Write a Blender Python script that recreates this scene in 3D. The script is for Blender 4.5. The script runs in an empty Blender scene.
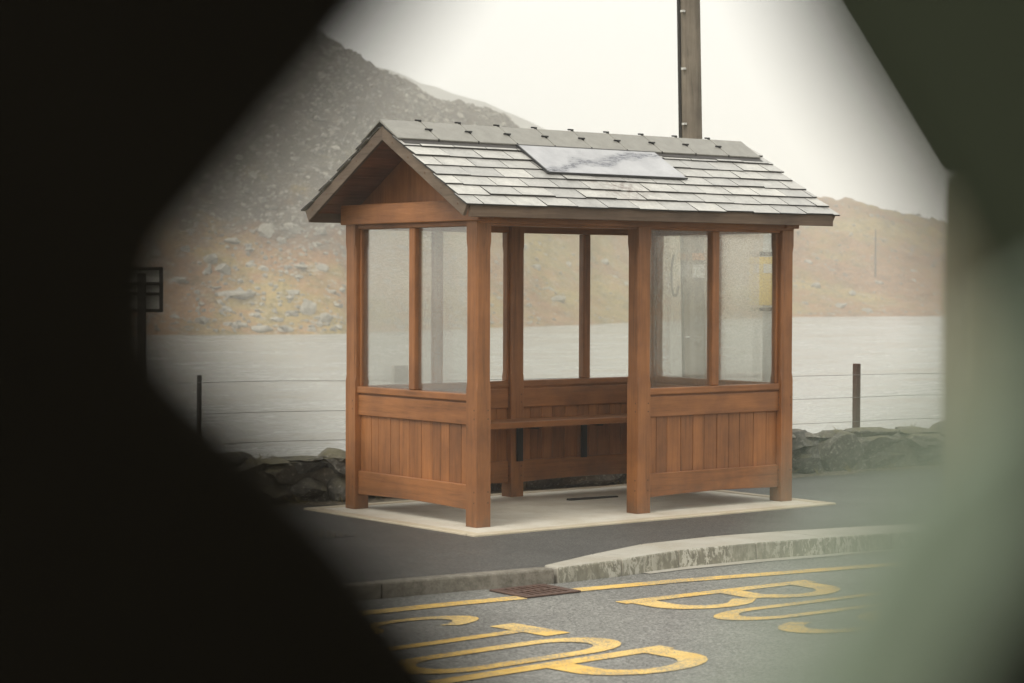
import bpy, bmesh, math, random
from mathutils import Vector, Matrix, noise
random.seed(7)
R = math.radians
scene = bpy.context.scene
COL = scene.collection

# ------------------------------------------------------------------ world frame
# x = along the kerb and the shelter front, y = away from the road, z = up (0 = footway)
FPX, PITCH, ROLL, HCAM, YAW = 2120.96, .0283, .0034, 1.7, .9042
CX, CY = -8.873, -11.651
RIGHT = Vector((math.sin(YAW), -math.cos(YAW), 0))
FWD = Vector((math.cos(YAW), math.sin(YAW), 0))
def cam_pt(X, Y, z):                       # X to the right of the camera, Y ahead of it
    return Vector((CX, CY, 0)) + RIGHT * X + FWD * Y + Vector((0, 0, z))

# ------------------------------------------------------------------ materials
class NT:
    def __init__(self, name):
        self.m = bpy.data.materials.new(name); self.m.use_nodes = True
        self.t = self.m.node_tree; self.b = self.t.nodes['Principled BSDF']
        self.out = self.t.nodes['Material Output']
        self.co = None
    def n(self, typ, **kw):
        nd = self.t.nodes.new(typ)
        for k, v in kw.items():
            if k.startswith('i_'): nd.inputs[k[2:].replace('_', ' ')].default_value = v
            else: setattr(nd, k, v)
        return nd
    def l(self, a, b): self.t.links.new(a, b)
    def coord(self, scale=(1, 1, 1), world=True):
        if world:
            g = self.n('ShaderNodeNewGeometry'); src = g.outputs['Position']
        else:
            g = self.n('ShaderNodeTexCoord'); src = g.outputs['Object']
        mp = self.n('ShaderNodeMapping'); mp.inputs['Scale'].default_value = scale
        self.l(src, mp.inputs['Vector']); return mp.outputs['Vector']
    def noise(self, vec, scale, detail=4, rough=.55, dist=0):
        nd = self.n('ShaderNodeTexNoise'); self.l(vec, nd.inputs['Vector'])
        nd.inputs['Scale'].default_value = scale; nd.inputs['Detail'].default_value = detail
        nd.inputs['Roughness'].default_value = rough; nd.inputs['Distortion'].default_value = dist
        return nd.outputs['Fac']
    def ramp(self, fac, stops, interp='LINEAR'):
        r = self.n('ShaderNodeValToRGB'); self.l(fac, r.inputs['Fac'])
        cr = r.color_ramp; cr.interpolation = interp
        while len(cr.elements) < len(stops): cr.elements.new(.5)
        for e, (p, c) in zip(cr.elements, stops):
            e.position = p
            e.color = (c, c, c, 1) if isinstance(c, (int, float)) else (*c, 1)
        return r.outputs['Color']
    def mix(self, fac, a, b, blend='MIX'):
        m = self.n('ShaderNodeMix', data_type='RGBA', blend_type=blend)
        for v, i in ((fac, 0), (a, 6), (b, 7)):
            if hasattr(v, 'links'): self.l(v, m.inputs[i])
            elif i == 0: m.inputs[0].default_value = v
            else: m.inputs[i].default_value = (*v, 1)
        return m.outputs[2]
    def math(self, op, a, b=0.0):
        m = self.n('ShaderNodeMath', operation=op)
        for v, i in ((a, 0), (b, 1)):
            if hasattr(v, 'links'): self.l(v, m.inputs[i])
            else: m.inputs[i].default_value = v
        return m.outputs[0]
    def bump(self, h, strength=.3, dist=.01):
        b = self.n('ShaderNodeBump'); b.inputs['Strength'].default_value = strength
        b.inputs['Distance'].default_value = dist
        self.l(h, b.inputs['Height']); self.l(b.outputs['Normal'], self.b.inputs['Normal'])
    def set(self, name, v):
        i = self.b.inputs[name]
        if hasattr(v, 'links'): self.l(v, i)
        elif isinstance(v, tuple): i.default_value = (*v, 1)
        else: i.default_value = v
    def island(self):
        return self.n('ShaderNodeNewGeometry').outputs['Random Per Island']

def sc3(c, k): return tuple(x * k for x in c)
def simple(name, col, rough=.6, var=.25, scale=8, bump=.2, spec=.3, metal=0, vec=(1, 1, 1)):
    t = NT(name); v = t.coord(vec)
    n1 = t.noise(v, scale, 6); n2 = t.noise(v, scale * 7, 3)
    f = t.mix(.4, n1, n2)
    t.set('Base Color', t.ramp(f, [(.3, sc3(col, 1 - var)), (.7, sc3(col, 1 + var))]))
    t.set('Roughness', rough); t.set('Specular IOR Level', spec); t.set('Metallic', metal)
    if bump: t.bump(f, bump, .004)
    return t.m
def wood(name, axis, col, dark=.55, rough=.42):
    s = [22, 22, 22]; s[axis] = 1.3
    t = NT(name)
    v = t.coord(tuple(s)); isl = t.island()
    add = t.n('ShaderNodeVectorMath', operation='ADD'); t.l(v, add.inputs[0])
    cmb = t.n('ShaderNodeCombineXYZ'); t.l(t.math('MULTIPLY', isl, 37.), cmb.inputs[0]); t.l(t.math('MULTIPLY', isl, 91.), cmb.inputs[2])
    t.l(cmb.outputs[0], add.inputs[1])
    g = t.noise(add.outputs[0], 1.1, 6, .62, .6)
    fine = t.noise(add.outputs[0], 6, 3, .6)
    f = t.mix(.3, g, fine)
    c = t.ramp(f, [(.27, sc3(col, dark * .72)), (.44, sc3(col, .8)), (.6, col), (.8, (col[0] * 1.3, col[1] * 1.38, col[2] * 1.45))])
    hue = t.ramp(isl, [(0, (.84, .82, .82)), (.45, (.98, .98, .98)), (1, (1.12, 1.1, 1.07))])
    c = t.mix(1, c, hue, 'MULTIPLY')
    w2 = t.coord((1, 1, 1)); blot = t.ramp(t.noise(w2, 2.3, 5, .6), [(.33, (.66, .63, .62)), (.6, (1.06, 1.04, 1.02))])
    c = t.mix(1, c, blot, 'MULTIPLY')
    t.set('Base Color', c); t.set('Roughness', t.ramp(f, [(.3, rough + .15), (.8, rough - .08)]))
    # damp and splash dirt near the foot
    sz = t.n('ShaderNodeSeparateXYZ'); t.l(w2, sz.inputs[0])
    dirt = t.math('MULTIPLY', t.ramp(sz.outputs[2], [(.0, .75), (.32, 0.)]), t.ramp(t.noise(w2, 9, 5, .7), [(.35, .2), (.65, 1.)]))
    c = t.mix(dirt, c, (.10, .062, .038)); t.t.links.new(c, t.b.inputs['Base Color'])
    t.set('Specular IOR Level', .5)
    t.bump(f, .5, .003)
    return t.m

OAK = (.315, .125, .039)
M = {}
M['wood_x'] = wood('oiled_timber_along', 0, OAK)
M['wood_y'] = wood('oiled_timber_across', 1, OAK)
M['wood_z'] = wood('oiled_timber_upright', 2, OAK)
GREYW = (.15, .10, .066)
M['verge_x'] = wood('weathered_fascia_timber', 0, GREYW, .6, .6)
M['verge_y'] = wood('weathered_barge_timber', 1, (.17, .125, .088), .6, .6)
M['soffit'] = wood('dark_soffit_timber', 0, (.22, .085, .035), .6, .6)
M['black'] = simple('black_painted_steel', (.012, .012, .012), .45, .3, 30, .1)
M['screw'] = simple('dark_screw_head', (.10, .05, .025), .5, .2, 50, 0)

def slate_mat(name, col, rough):
    t = NT(name); v = t.coord((1, 1, 1)); isl = t.island()
    n1 = t.noise(v, 9, 7, .65); n2 = t.noise(v, 60, 3)
    f = t.mix(.35, n1, n2)
    c = t.ramp(f, [(.28, sc3(col, .6)), (.7, sc3(col, 1.25))])
    c = t.mix(1, c, t.ramp(isl, [(0, (.8, .8, .8)), (1, (1.14, 1.13, 1.1))]), 'MULTIPLY')
    # rusty run-off below the panel
    sep = t.n('ShaderNodeSeparateXYZ'); t.l(v, sep.inputs[0])
    dx = t.math('ABSOLUTE', t.math('SUBTRACT', sep.outputs[0], 1.32))
    dy = t.math('ABSOLUTE', t.math('SUBTRACT', sep.outputs[1], -.02))
    m = t.math('MULTIPLY', t.ramp(dx, [(0, 1.), (.33, 0.)]), t.ramp(dy, [(.05, 1.), (.22, 0.)]))
    m = t.math('MULTIPLY', m, t.ramp(t.noise(v, 22, 5, .7), [(.42, 0.), (.66, 1.)]))
    c = t.mix(m, c, (.11, .06, .045))
    t.set('Base Color', c)
    t.set('Roughness', t.ramp(n1, [(.3, rough - .1), (.7, rough + .16)]))
    t.set('Specular IOR Level', .62)
    t.bump(f, .35, .004); return t.m
M['slate'] = slate_mat('wet_grey_slate', (.465, .455, .43), .36)
M['slate_edge'] = simple('dark_slate_edge', (.045, .042, .038), .6, .3, 20, .2)  # near-black colour on the slate edges, drawing the course lines
M['ridge'] = simple('grey_ridge_tile', (.25, .24, .212), .45, .18, 12, .15, .5)
M['ridge_shade'] = simple('painted_ridge_shade', (.05, .045, .042), .5, .2, 20, .1)

def solar_mat():
    t = NT('solar_cell_glass'); v = t.coord((1, 1, 1))
    sep = t.n('ShaderNodeSeparateXYZ'); t.l(v, sep.inputs[0])
    # frost left on most of the glass, wiped away in one wandering streak
    wob = t.math('MULTIPLY', t.math('SUBTRACT', t.noise(v, 3.2, 4, .6), .5), .4)
    line = t.math('ADD', t.math('MULTIPLY', t.math('SUBTRACT', sep.outputs[0], 1.3), .23), .31)
    d = t.math('ABSOLUTE', t.math('ADD', t.math('SUBTRACT', sep.outputs[1], line), wob))
    streak = t.math('MULTIPLY', t.ramp(d, [(.012, 1.), (.075, 0.)]), t.ramp(t.noise(t.coord((4, 34, 4)), 3.2, 4, .7), [(.36, .15), (.62, 1.)]))
    frost = t.mix(.3, t.noise(v, 6, 5), t.noise(v, 70, 3))
    c = t.mix(streak, t.ramp(frost, [(.3, (.33, .33, .345)), (.7, (.50, .50, .51))]), (.02, .026, .05))
    t.set('Base Color', c); t.set('Roughness', t.math('SUBTRACT', .42, t.math('MULTIPLY', streak, .3)))
    t.set('Specular IOR Level', .6); t.bump(frost, .15, .003); return t.m
M['solar'] = solar_mat()
M['frame_dark'] = simple('dark_aluminium_frame', (.03, .03, .032), .4, .2, 20, .05, .5)

def glass_mat(name, mist, drops):
    t = NT(name); t.t.nodes.remove(t.b)
    v = t.coord((1, 1, 1))
    tr = t.n('ShaderNodeBsdfTransparent'); tr.inputs[0].default_value = (.985, .99, .98, 1)
    df = t.n('ShaderNodeBsdfTranslucent'); df.inputs[0].default_value = (.9, .9, .86, 1)
    di = t.n('ShaderNodeBsdfRefraction'); di.inputs['Color'].default_value = (.97, .97, .95, 1); di.inputs['Roughness'].default_value = .2; di.inputs['IOR'].default_value = 1.04
    md = t.n('ShaderNodeMixShader'); md.inputs[0].default_value = .3
    t.l(di.outputs[0], md.inputs[1]); t.l(df.outputs[0], md.inputs[2])
    big = t.noise(v, 2.2, 3); fine = t.noise(v, 85, 2, .5); run = t.noise(t.coord((60, 60, 5)), 1, 3, .6)
    f = t.math('ADD', t.math('MULTIPLY', t.ramp(fine, [(.47, 0.), (.58, 1.)]), drops), mist)
    f = t.math('ADD', f, t.math('MULTIPLY', t.math('SUBTRACT', run, .5), drops * .35))
    f = t.math('ADD', f, t.math('MULTIPLY', t.math('SUBTRACT', big, .5), mist * .8))
    cl = t.n('ShaderNodeClamp'); t.l(f, cl.inputs[0]); cl.inputs[1].default_value = 0.02; cl.inputs[2].default_value = .92
    ms = t.n('ShaderNodeMixShader'); t.l(cl.outputs[0], ms.inputs[0]); t.l(tr.outputs[0], ms.inputs[1]); t.l(md.outputs[0], ms.inputs[2])
    gl = t.n('ShaderNodeBsdfGlossy'); gl.inputs['Roughness'].default_value = .06
    fr = t.n('ShaderNodeFresnel'); fr.inputs[0].default_value = 1.4
    m2 = t.n('ShaderNodeMixShader'); t.l(t.math('MULTIPLY', fr.outputs[0], .45), m2.inputs[0]); t.l(ms.outputs[0], m2.inputs[1]); t.l(gl.outputs[0], m2.inputs[2])
    t.l(m2.outputs[0], t.out.inputs['Surface']); return t.m
M['glass_wet'] = glass_mat('rain_misted_glass', .10, .36)
M['glass_back'] = glass_mat('slightly_misted_glass', .05, .05)

def asphalt(name, lo, hi, scale, rough, wet=.5):
    t = NT(name); v = t.coord((1, 1, 1))
    vo = t.n('ShaderNodeTexVoronoi'); t.l(v, vo.inputs['Vector']); vo.inputs['Scale'].default_value = scale
    hsv = t.n('ShaderNodeSeparateColor'); t.l(vo.outputs['Color'], hsv.inputs[0])
    n2 = t.noise(v, scale * .6, 3, .7)
    f = t.mix(.45, hsv.outputs[0], n2)
    c = t.ramp(f, [(.2, lo), (.55, tuple((a + b) / 2 for a, b in zip(lo, hi))), (.85, hi)])
    big = t.ramp(t.noise(v, .8, 5, .6), [(.3, (.8, .8, .8)), (.7, (1.12, 1.12, 1.1))])
    t.set('Base Color', t.mix(1, c, big, 'MULTIPLY'))
    t.set('Roughness', t.ramp(t.noise(v, 1.3, 4), [(.35, rough - wet * .2), (.65, rough)]))
    t.set('Specular IOR Level', .45)
    t.bump(f, .9, .008); return t.m
M['road'] = asphalt('worn_chipped_asphalt', (.085, .084, .077), (.33, .325, .30), 95, .55)
M['foot'] = asphalt('dark_footway_asphalt', (.03, .029, .027), (.135, .13, .118), 120, .6)
M['conc'] = None
def concrete(name, col, stain=(.75, .7, .62), sc=3):
    t = NT(name); v = t.coord((1, 1, 1))
    n1 = t.noise(v, sc, 7, .62); n2 = t.noise(v, 90, 2)
    c = t.ramp(t.mix(.3, n1, n2), [(.3, tuple(a * b for a, b in zip(col, stain))), (.6, col)])
    c = t.mix(t.ramp(t.noise(v, sc * 2.7, 6, .7), [(.56, 0.), (.74, .5)]), c, sc3(col, .55))
    t.set('Base Color', c); t.set('Roughness', .7); t.set('Specular IOR Level', .35)
    t.bump(t.mix(.5, n1, n2), .3, .004); return t.m
M['conc'] = concrete('pale_concrete', (.60, .565, .485))
M['edging'] = concrete('sandy_concrete_edging', (.54, .475, .36))
M['kerb'] = concrete('grey_kerb_concrete', (.21, .19, .155), (.36, .34, .3), 18)
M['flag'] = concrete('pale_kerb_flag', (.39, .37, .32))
def kerbface():
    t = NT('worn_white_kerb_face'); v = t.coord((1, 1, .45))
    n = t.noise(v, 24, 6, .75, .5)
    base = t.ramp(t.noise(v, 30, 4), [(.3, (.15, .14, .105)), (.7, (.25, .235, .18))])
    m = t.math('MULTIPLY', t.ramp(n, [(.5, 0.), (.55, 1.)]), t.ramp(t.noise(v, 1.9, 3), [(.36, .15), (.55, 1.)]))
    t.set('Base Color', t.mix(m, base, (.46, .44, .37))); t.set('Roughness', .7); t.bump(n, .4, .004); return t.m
M['kerbface'] = kerbface()
def paint():
    t = NT('worn_yellow_road_paint'); v = t.coord((1, 1, 1))
    w = t.ramp(t.mix(.38, t.noise(v, 75, 3, .7), t.noise(v, 3.5, 5)), [(.495, 0.), (.565, .85)])
    n = t.noise(v, 12, 4)
    c = t.ramp(n, [(.3, (.60, .35, .06)), (.7, (.76, .51, .13))])
    pale = t.ramp(t.noise(v, 1.1, 3), [(.45, 0.), (.7, .5)])
    c = t.mix(pale, c, (.72, .56, .27))
    t.set('Base Color', t.mix(w, c, (.24, .22, .17))); t.set('Roughness', .6)
    t.bump(t.noise(v, 140, 2), .4, .004); return t.m
M['paint'] = paint()
M['iron'] = simple('rusty_cast_iron', (.09, .05, .036), .6, .4, 20, .4, .4)
M['hole'] = simple('drain_darkness', (.006, .006, .006), .9, .1, 5, 0, 0)
M['stone'] = None
def stone():
    t = NT('mossy_field_stone'); v = t.coord((1, 1, 1)); isl = t.island()
    n = t.noise(v, 7, 8, .68); n2 = t.noise(v, 30, 4, .7)
    c = t.ramp(t.mix(.4, n, n2), [(.3, (.03, .028, .022)), (.55, (.10, .092, .076)), (.75, (.24, .225, .19))])
    c = t.mix(1, c, t.ramp(isl, [(0, (.55, .55, .54)), (1, (1.5, 1.46, 1.36))]), 'MULTIPLY')
    c = t.mix(t.ramp(n2, [(.56, 0.), (.7, .8)]), c, (.34, .32, .27))
    g = t.n('ShaderNodeNewGeometry'); s = t.n('ShaderNodeSeparateXYZ'); t.l(g.outputs['Normal'], s.inputs[0])
    mo = t.math('MULTIPLY', t.ramp(s.outputs[2], [(.6, 0.), (.95, .7)]), t.ramp(t.noise(v, 4, 5), [(.42, 0.), (.6, 1.)]))
    c = t.mix(mo, c, (.13, .115, .05))
    t.set('Base Color', c); t.set('Roughness', .8); t.bump(t.mix(.5, n, n2), .8, .02); return t.m
M['stone'] = stone()
M['gravel'] = asphalt('gravel_and_leaf_litter', (.05, .04, .025), (.26, .22, .16), 38, .8)
M['rustpost'] = simple('rusty_steel_post', (.075, .038, .026), .7, .3, 20, .3)
M['darkpost'] = simple('dark_timber_stake', (.035, .032, .028), .8, .3, 20, .3)
M['wire'] = simple('galvanised_wire', (.2, .19, .18), .5, .1, 20, 0)
M['palepost'] = simple('pale_stake_wood', (.40, .38, .33), .7, .2, 10, .2)
M['pole'] = wood('creosoted_pole', 2, (.2, .172, .135), .5, .75)
M['galv'] = simple('galvanised_steel', (.34, .35, .34), .5, .1, 9, .05, .5)
M['yellow'] = simple('yellow_notice_panel', (.74, .52, .11), .5, .06, 9, 0)
M['white'] = simple('white_enamel', (.6, .59, .55), .4, .08, 20, 0)
M['orange'] = simple('faded_orange_plate', (.52, .25, .11), .5, .1, 20, 0)
M['signback'] = simple('dull_aluminium_sign_back', (.5, .48, .43), .6, .12, 7, .1)
M['drygrass'] = simple('dry_grass_blades', (.17, .14, .06), .8, .4, 6, 0)
def hill_mat(name, k=1.0):
    t = NT(name); v = t.coord((1, 1, 1.6))
    br = t.noise(v, .045, 6, .6); mid = t.noise(v, .34, 6, .68); fi = t.noise(v, 2.6, 5, .7)
    tuft = t.mix(.5, mid, fi)
    grass = t.ramp(tuft, [(.32, (.06, .05, .026)), (.47, (.27, .20, .07)), (.63, (.47, .355, .125)), (.78, (.56, .46, .23))])
    brack = t.ramp(tuft, [(.32, (.045, .027, .015)), (.5, (.26, .135, .055)), (.7, (.42, .255, .115))])
    c = t.mix(t.ramp(t.mix(.35, br, mid), [(.43, 0.), (.53, 1.)]), grass, brack)
    heath = t.ramp(tuft, [(.3, (.022, .02, .015)), (.5, (.075, .066, .05)), (.72, (.20, .18, .14))])
    rock = t.ramp(fi, [(.3, (.07, .064, .053)), (.7, (.42, .40, .34))])
    g = t.n('ShaderNodeNewGeometry'); s = t.n('ShaderNodeSeparateXYZ'); t.l(g.outputs['Position'], s.inputs[0])
    hz = t.math('ADD', t.math('MULTIPLY', s.outputs[2], .058 * k), t.math('MULTIPLY', t.math('SUBTRACT', mid, .5), 1.3))
    hz = t.math('ADD', hz, t.math('MULTIPLY', t.math('SUBTRACT', br, .5), 1.6))
    hz = t.math('SUBTRACT', hz, t.math('MULTIPLY', t.math('SUBTRACT', s.outputs[0], 125.), .0042))
    c = t.mix(t.ramp(hz, [(.38, 0.), (.72, .92)]), c, heath)
    rk = t.ramp(t.mix(.5, t.noise(v, .55, 5, .75), fi), [(.54, 0.), (.60, 1.)])
    c = t.mix(t.math('MULTIPLY', rk, .8), c, rock)
    t.set('Base Color', c); t.set('Roughness', .95); t.set('Specular IOR Level', .1)
    t.bump(t.mix(.6, mid, fi), 1., .5); return t.m
M['hill'] = hill_mat('bracken_and_scree_slope')
M['fell'] = simple('far_fell_heath', (.15, .145, .115), .95, .3, .05, 0, .1)
def boulder_mat():
    t = NT('lichen_grey_boulder'); v = t.coord((1, 1, 1)); isl = t.island()
    n = t.noise(v, 1.6, 7, .7); n2 = t.noise(v, 8, 4, .7)
    c = t.ramp(t.mix(.4, n, n2), [(.3, (.09, .082, .066)), (.55, (.29, .27, .225)), (.75, (.52, .49, .42))])
    c = t.mix(1, c, t.ramp(isl, [(0, (.6, .59, .56)), (1, (1.15, 1.15, 1.12))]), 'MULTIPLY')
    t.set('Base Color', c); t.set('Roughness', .9); t.bump(n, .8, .15); return t.m
M['boulder'] = boulder_mat()
def grass_mat():
    t = NT('rough_winter_grass'); v = t.coord((1, 1, 1))
    f = t.mix(.5, t.noise(v, .5, 5), t.noise(v, 30, 5, .7))
    t.set('Base Color', t.ramp(f, [(.3, (.05, .05, .022)), (.55, (.12, .115, .05)), (.75, (.22, .19, .09))]))
    t.set('Roughness', .9); t.bump(f, 1, .05); return t.m
M['grass'] = grass_mat()
def water():
    t = NT('rippled_lake_water')
    v = t.coord((1, 1, 1)); mp = t.n('ShaderNodeMapping'); mp.inputs['Rotation'].default_value = (0, 0, -(math.pi / 2 - YAW) + .1)
    mp.inputs['Scale'].default_value = (1, 2.2, 1); t.l(v, mp.inputs['Vector'])
    a = t.noise(mp.outputs[0], .75, 4, .65, .6); b = t.noise(mp.outputs[0], .14, 3, .5)
    h = t.mix(.35, a, b)
    t.set('Base Color', (.30, .30, .275)); t.set('Roughness', t.ramp(t.mix(.5, a, b), [(.35, .06), (.65, .34)])); t.set('IOR', 1.33); t.set('Specular IOR Level', .5)
    t.bump(h, .9, .55); return t.m
M['water'] = water()
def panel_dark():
    t = NT('painted_shade_black'); v = t.coord((1, 1, 1))  # near-black base colour stands in for the screen's unlit near side
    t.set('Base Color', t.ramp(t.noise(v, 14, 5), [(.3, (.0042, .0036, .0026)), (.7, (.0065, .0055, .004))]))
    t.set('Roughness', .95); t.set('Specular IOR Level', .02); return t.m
M['shade_black'] = panel_dark()
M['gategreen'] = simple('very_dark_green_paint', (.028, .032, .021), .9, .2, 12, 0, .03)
M['sage'] = simple('sage_green_paint', (.40, .48, .39), .7, .12, 16, .1, .2)
M['darkgreen'] = simple('dark_green_paint', (.034, .038, .026), .7, .15, 12, .1, .15)
M['olive'] = simple('faded_olive_paint', (.27, .245, .17), .7, .15, 12, .1, .2)

# ------------------------------------------------------------------ mesh helpers
def new(name, me, mats, parent=None):
    o = bpy.data.objects.new(name, me); COL.objects.link(o)
    for m in (mats if isinstance(mats, (list, tuple)) else [mats]): me.materials.append(m)
    if parent: o.parent = parent
    return o
_rocks = {}
def rock_shape(seed, sub):
    """An angular stone of about unit radius: a lumpy ball with flats knocked into it."""
    if (seed, sub) not in _rocks:
        bm = bmesh.new(); bmesh.ops.create_icosphere(bm, subdivisions=sub, radius=1); rr = random.Random(seed * 13 + 5)
        cuts_ = [(Vector((rr.gauss(0, 1), rr.gauss(0, 1), rr.gauss(0, 1))).normalized(), rr.uniform(.5, .8)) for _ in range(8 if sub < 3 else 14)]
        bm.verts.ensure_lookup_table(); vs = []
        for v in bm.verts:
            p = v.co.copy()
            n = noise.noise(p * 1.1 + Vector((seed * 3.1, seed * 1.7, 0))) * .34 + noise.noise(p * 2.7 + Vector((seed, 0, seed * 2.3))) * .16
            p *= 1 + n
            for pn, pd in cuts_:
                e = p.dot(pn) - pd
                if e > 0: p -= pn * e
            if sub >= 3: p *= 1 + .06 * noise.noise(p * 5 + Vector((seed, 9, 0))) + .03 * noise.noise(p * 11 + Vector((seed, 4, 0)))
            vs.append(p)
        _rocks[(seed, sub)] = (vs, [[v.index for v in f.verts] for f in bm.faces]); bm.free()
    return _rocks[(seed, sub)]
class MB:
    def __init__(self): self.bm = bmesh.new()
    def box(self, lo, hi, mat=0):
        x0, y0, z0 = lo; x1, y1, z1 = hi
        return self.hexa([(x0, y0, z0), (x1, y0, z0), (x1, y1, z0), (x0, y1, z0)], [(x0, y0, z1), (x1, y0, z1), (x1, y1, z1), (x0, y1, z1)], mat)
    def hexa(self, b, t, mat=0):
        vb = [self.bm.verts.new(p) for p in b]; vt = [self.bm.verts.new(p) for p in t]
        n = len(vb); fs = [self.bm.faces.new(vb[::-1]), self.bm.faces.new(vt)]
        for i in range(n): fs.append(self.bm.faces.new((vb[i], vb[(i + 1) % n], vt[(i + 1) % n], vt[i])))
        for f in fs: f.material_index = mat
        return self
    def prism(self, poly, axis, a, b, mat=0):      # poly in the other two axes
        def pt(p, c):
            q = [p[0], p[1]]; q.insert(axis, c); return tuple(q)
        self.hexa([pt(p, a) for p in poly], [pt(p, b) for p in poly], mat); return self
    def tube(self, pts, r, n=10, r2=None, mat=0):
        pts = [Vector(p) for p in pts]; rings = []
        for i, p in enumerate(pts):
            d = (pts[min(i + 1, len(pts) - 1)] - pts[max(i - 1, 0)]).normalized()
            a = d.orthogonal().normalized() if not rings else (a - d * a.dot(d)).normalized()
            b = d.cross(a); rr = r if r2 is None else r + (r2 - r) * i / (len(pts) - 1)
            rings.append([self.bm.verts.new(p + (a * math.cos(k * 2 * math.pi / n) + b * math.sin(k * 2 * math.pi / n)) * rr) for k in range(n)])
        for q, s in zip(rings, rings[1:]):
            for k in range(n):
                f = self.bm.faces.new((q[k], q[(k + 1) % n], s[(k + 1) % n], s[k])); f.smooth = True; f.material_index = mat
        self.bm.faces.new(rings[0][::-1]).material_index = mat; self.bm.faces.new(rings[-1]).material_index = mat
        return self
    def rock(self, c, size, seed, sub=2, flat=.7, rot=0.):
        vs, fs = rock_shape(int(seed * 10) % 60, sub)
        ca, sa = math.cos(rot), math.sin(rot); nv = []
        for p in vs:
            x, y, z = p.x * size[0], p.y * size[1], p.z * size[2] * flat
            nv.append(self.bm.verts.new((x * ca - y * sa + c[0], x * sa + y * ca + c[1], z + c[2])))
        for f in fs: self.bm.faces.new([nv[k] for k in f])
        return self
    def build(self, name, mats, parent=None, bevel=0, seg=1, smooth=False, flip=True):
        if flip: bmesh.ops.recalc_face_normals(self.bm, faces=self.bm.faces)
        me = bpy.data.meshes.new(name); self.bm.to_mesh(me); self.bm.free()
        if smooth:
            for p in me.polygons: p.use_smooth = True
        o = new(name, me, mats, parent)
        if bevel:
            m = o.modifiers.new('edge', 'BEVEL'); m.width = bevel; m.segments = seg; m.limit_method = 'ANGLE'; m.angle_limit = R(40)
        return o
def tag(o, label, cat, group=None):
    o['label'] = label; o['category'] = cat
    if group: o['group'] = group
    return o
def thing(name, loc, label, cat, group=None):
    o = bpy.data.objects.new(name, None); COL.objects.link(o); o.location = loc
    o.empty_display_size = .2
    return tag(o, label, cat, group)
def struct(o, kind='structure'): o['kind'] = kind; return o

# ------------------------------------------------------------------ ground, footway, road, kerb
def lerp_tab(x, tab):
    if x <= tab[0][0]: return tab[0][1]
    for (a, b), (c, d) in zip(tab, tab[1:]):
        if x <= c: return b + (d - b) * (x - a) / (c - a)
    return tab[-1][1]
KERB = [(-60, -.2), (-8, -1.62), (-2.2, -1.88), (-1.5, -1.95), (-.93, -2.02), (-.5, -2.02), (.1, -1.965), (.75, -1.985), (1.8, -2.14), (4, -2.62), (8, -3.5), (16, -5.0), (60, -12)]
def kv(u): return lerp_tab(u, KERB)
ROADZ = -.08
def strip(us, lo, hi, zf, name, mat):
    bm = bmesh.new(); rows = []
    for u in us: rows.append((bm.verts.new((u, lo(u), zf(u))), bm.verts.new((u, hi(u), zf(u)))))
    for a, b in zip(rows, rows[1:]): bm.faces.new((a[0], b[0], b[1], a[1]))
    me = bpy.data.meshes.new(name); bm.to_mesh(me); bm.free(); return new(name, me, mat)
US = sorted(set([-60, -40, -25, -15] + [x * .25 - 10 for x in range(0, 81)] + [12, 14, 16, 20, 30, 45, 60] + [k[0] for k in KERB]))
def wall_front(u): return 2.06 - .103 * u if u > -6 else 2.68
struct(strip(US, lambda u: kv(u) - 7.4, kv, lambda u: ROADZ, 'road', M['road']))
struct(strip(US, lambda u: kv(u) + .09, lambda u: max(wall_front(u) + .2, kv(u) + 3), lambda u: -.008, 'footway', M['foot']))
# gravel margin at the foot of the wall
struct(strip([u for u in US if -12 < u < 14], lambda u: wall_front(u) - .22 - .06 * math.sin(u * 3.1) - .05 * math.sin(u * 7.7), lambda u: wall_front(u) + .1, lambda u: -.003, 'gravel_margin', M['gravel']))
# the ground sheet: verge on the near side, then the bank that falls to the lake
def ground_z(u, v):
    w = wall_front(u) if u > -6 else 2.68
    if v < w + .3:
        if v < kv(u) - 7.3: return -.045 + .02 * noise.noise(Vector((u * .7, v * .7, 0)))
        return -.16
    d = v - w - .3
    return -.02 - .13 * min(d, 30) - .04 * noise.noise(Vector((u * .3, v * .3, 4))) * min(d, 3) - (.0 if d < 30 else min(3.5, (d - 30) * .02))
bm = bmesh.new()
gx = [-480, -250, -120, -60, -40] + [-30 + i * .75 for i in range(81)] + [40, 60, 120, 250, 480]
gy = [-400, -200, -80, -40, -25] + [-18 + i * .5 for i in range(91)] + [34, 45, 60, 90, 140, 250, 480]
gv = [[bm.verts.new((x, y, ground_z(max(-55, min(55, x)), y))) for x in gx] for y in gy]
for j in range(len(gy) - 1):
    for i in range(len(gx) - 1): bm.faces.new((gv[j][i], gv[j][i + 1], gv[j + 1][i + 1], gv[j + 1][i])).smooth = True
me = bpy.data.meshes.new('ground'); bm.to_mesh(me); bm.free(); struct(new('ground', me, M['grass']))
# the verge side of the road has a flush stone edge
k = MB()
for i in range(-14, 14):
    a, b = i * .9, i * .9 + .89
    k.hexa([(a, kv(a) - 7.55, -.2), (b, kv(b) - 7.55, -.2), (b, kv(b) - 7.4, -.2), (a, kv(a) - 7.4, -.2)], [(a, kv(a) - 7.55, -.02), (b, kv(b) - 7.55, -.02), (b, kv(b) - 7.4, -.02), (a, kv(a) - 7.4, -.02)])
struct(k.build('verge_kerb', M['kerb'], None, .012, 2))
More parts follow.
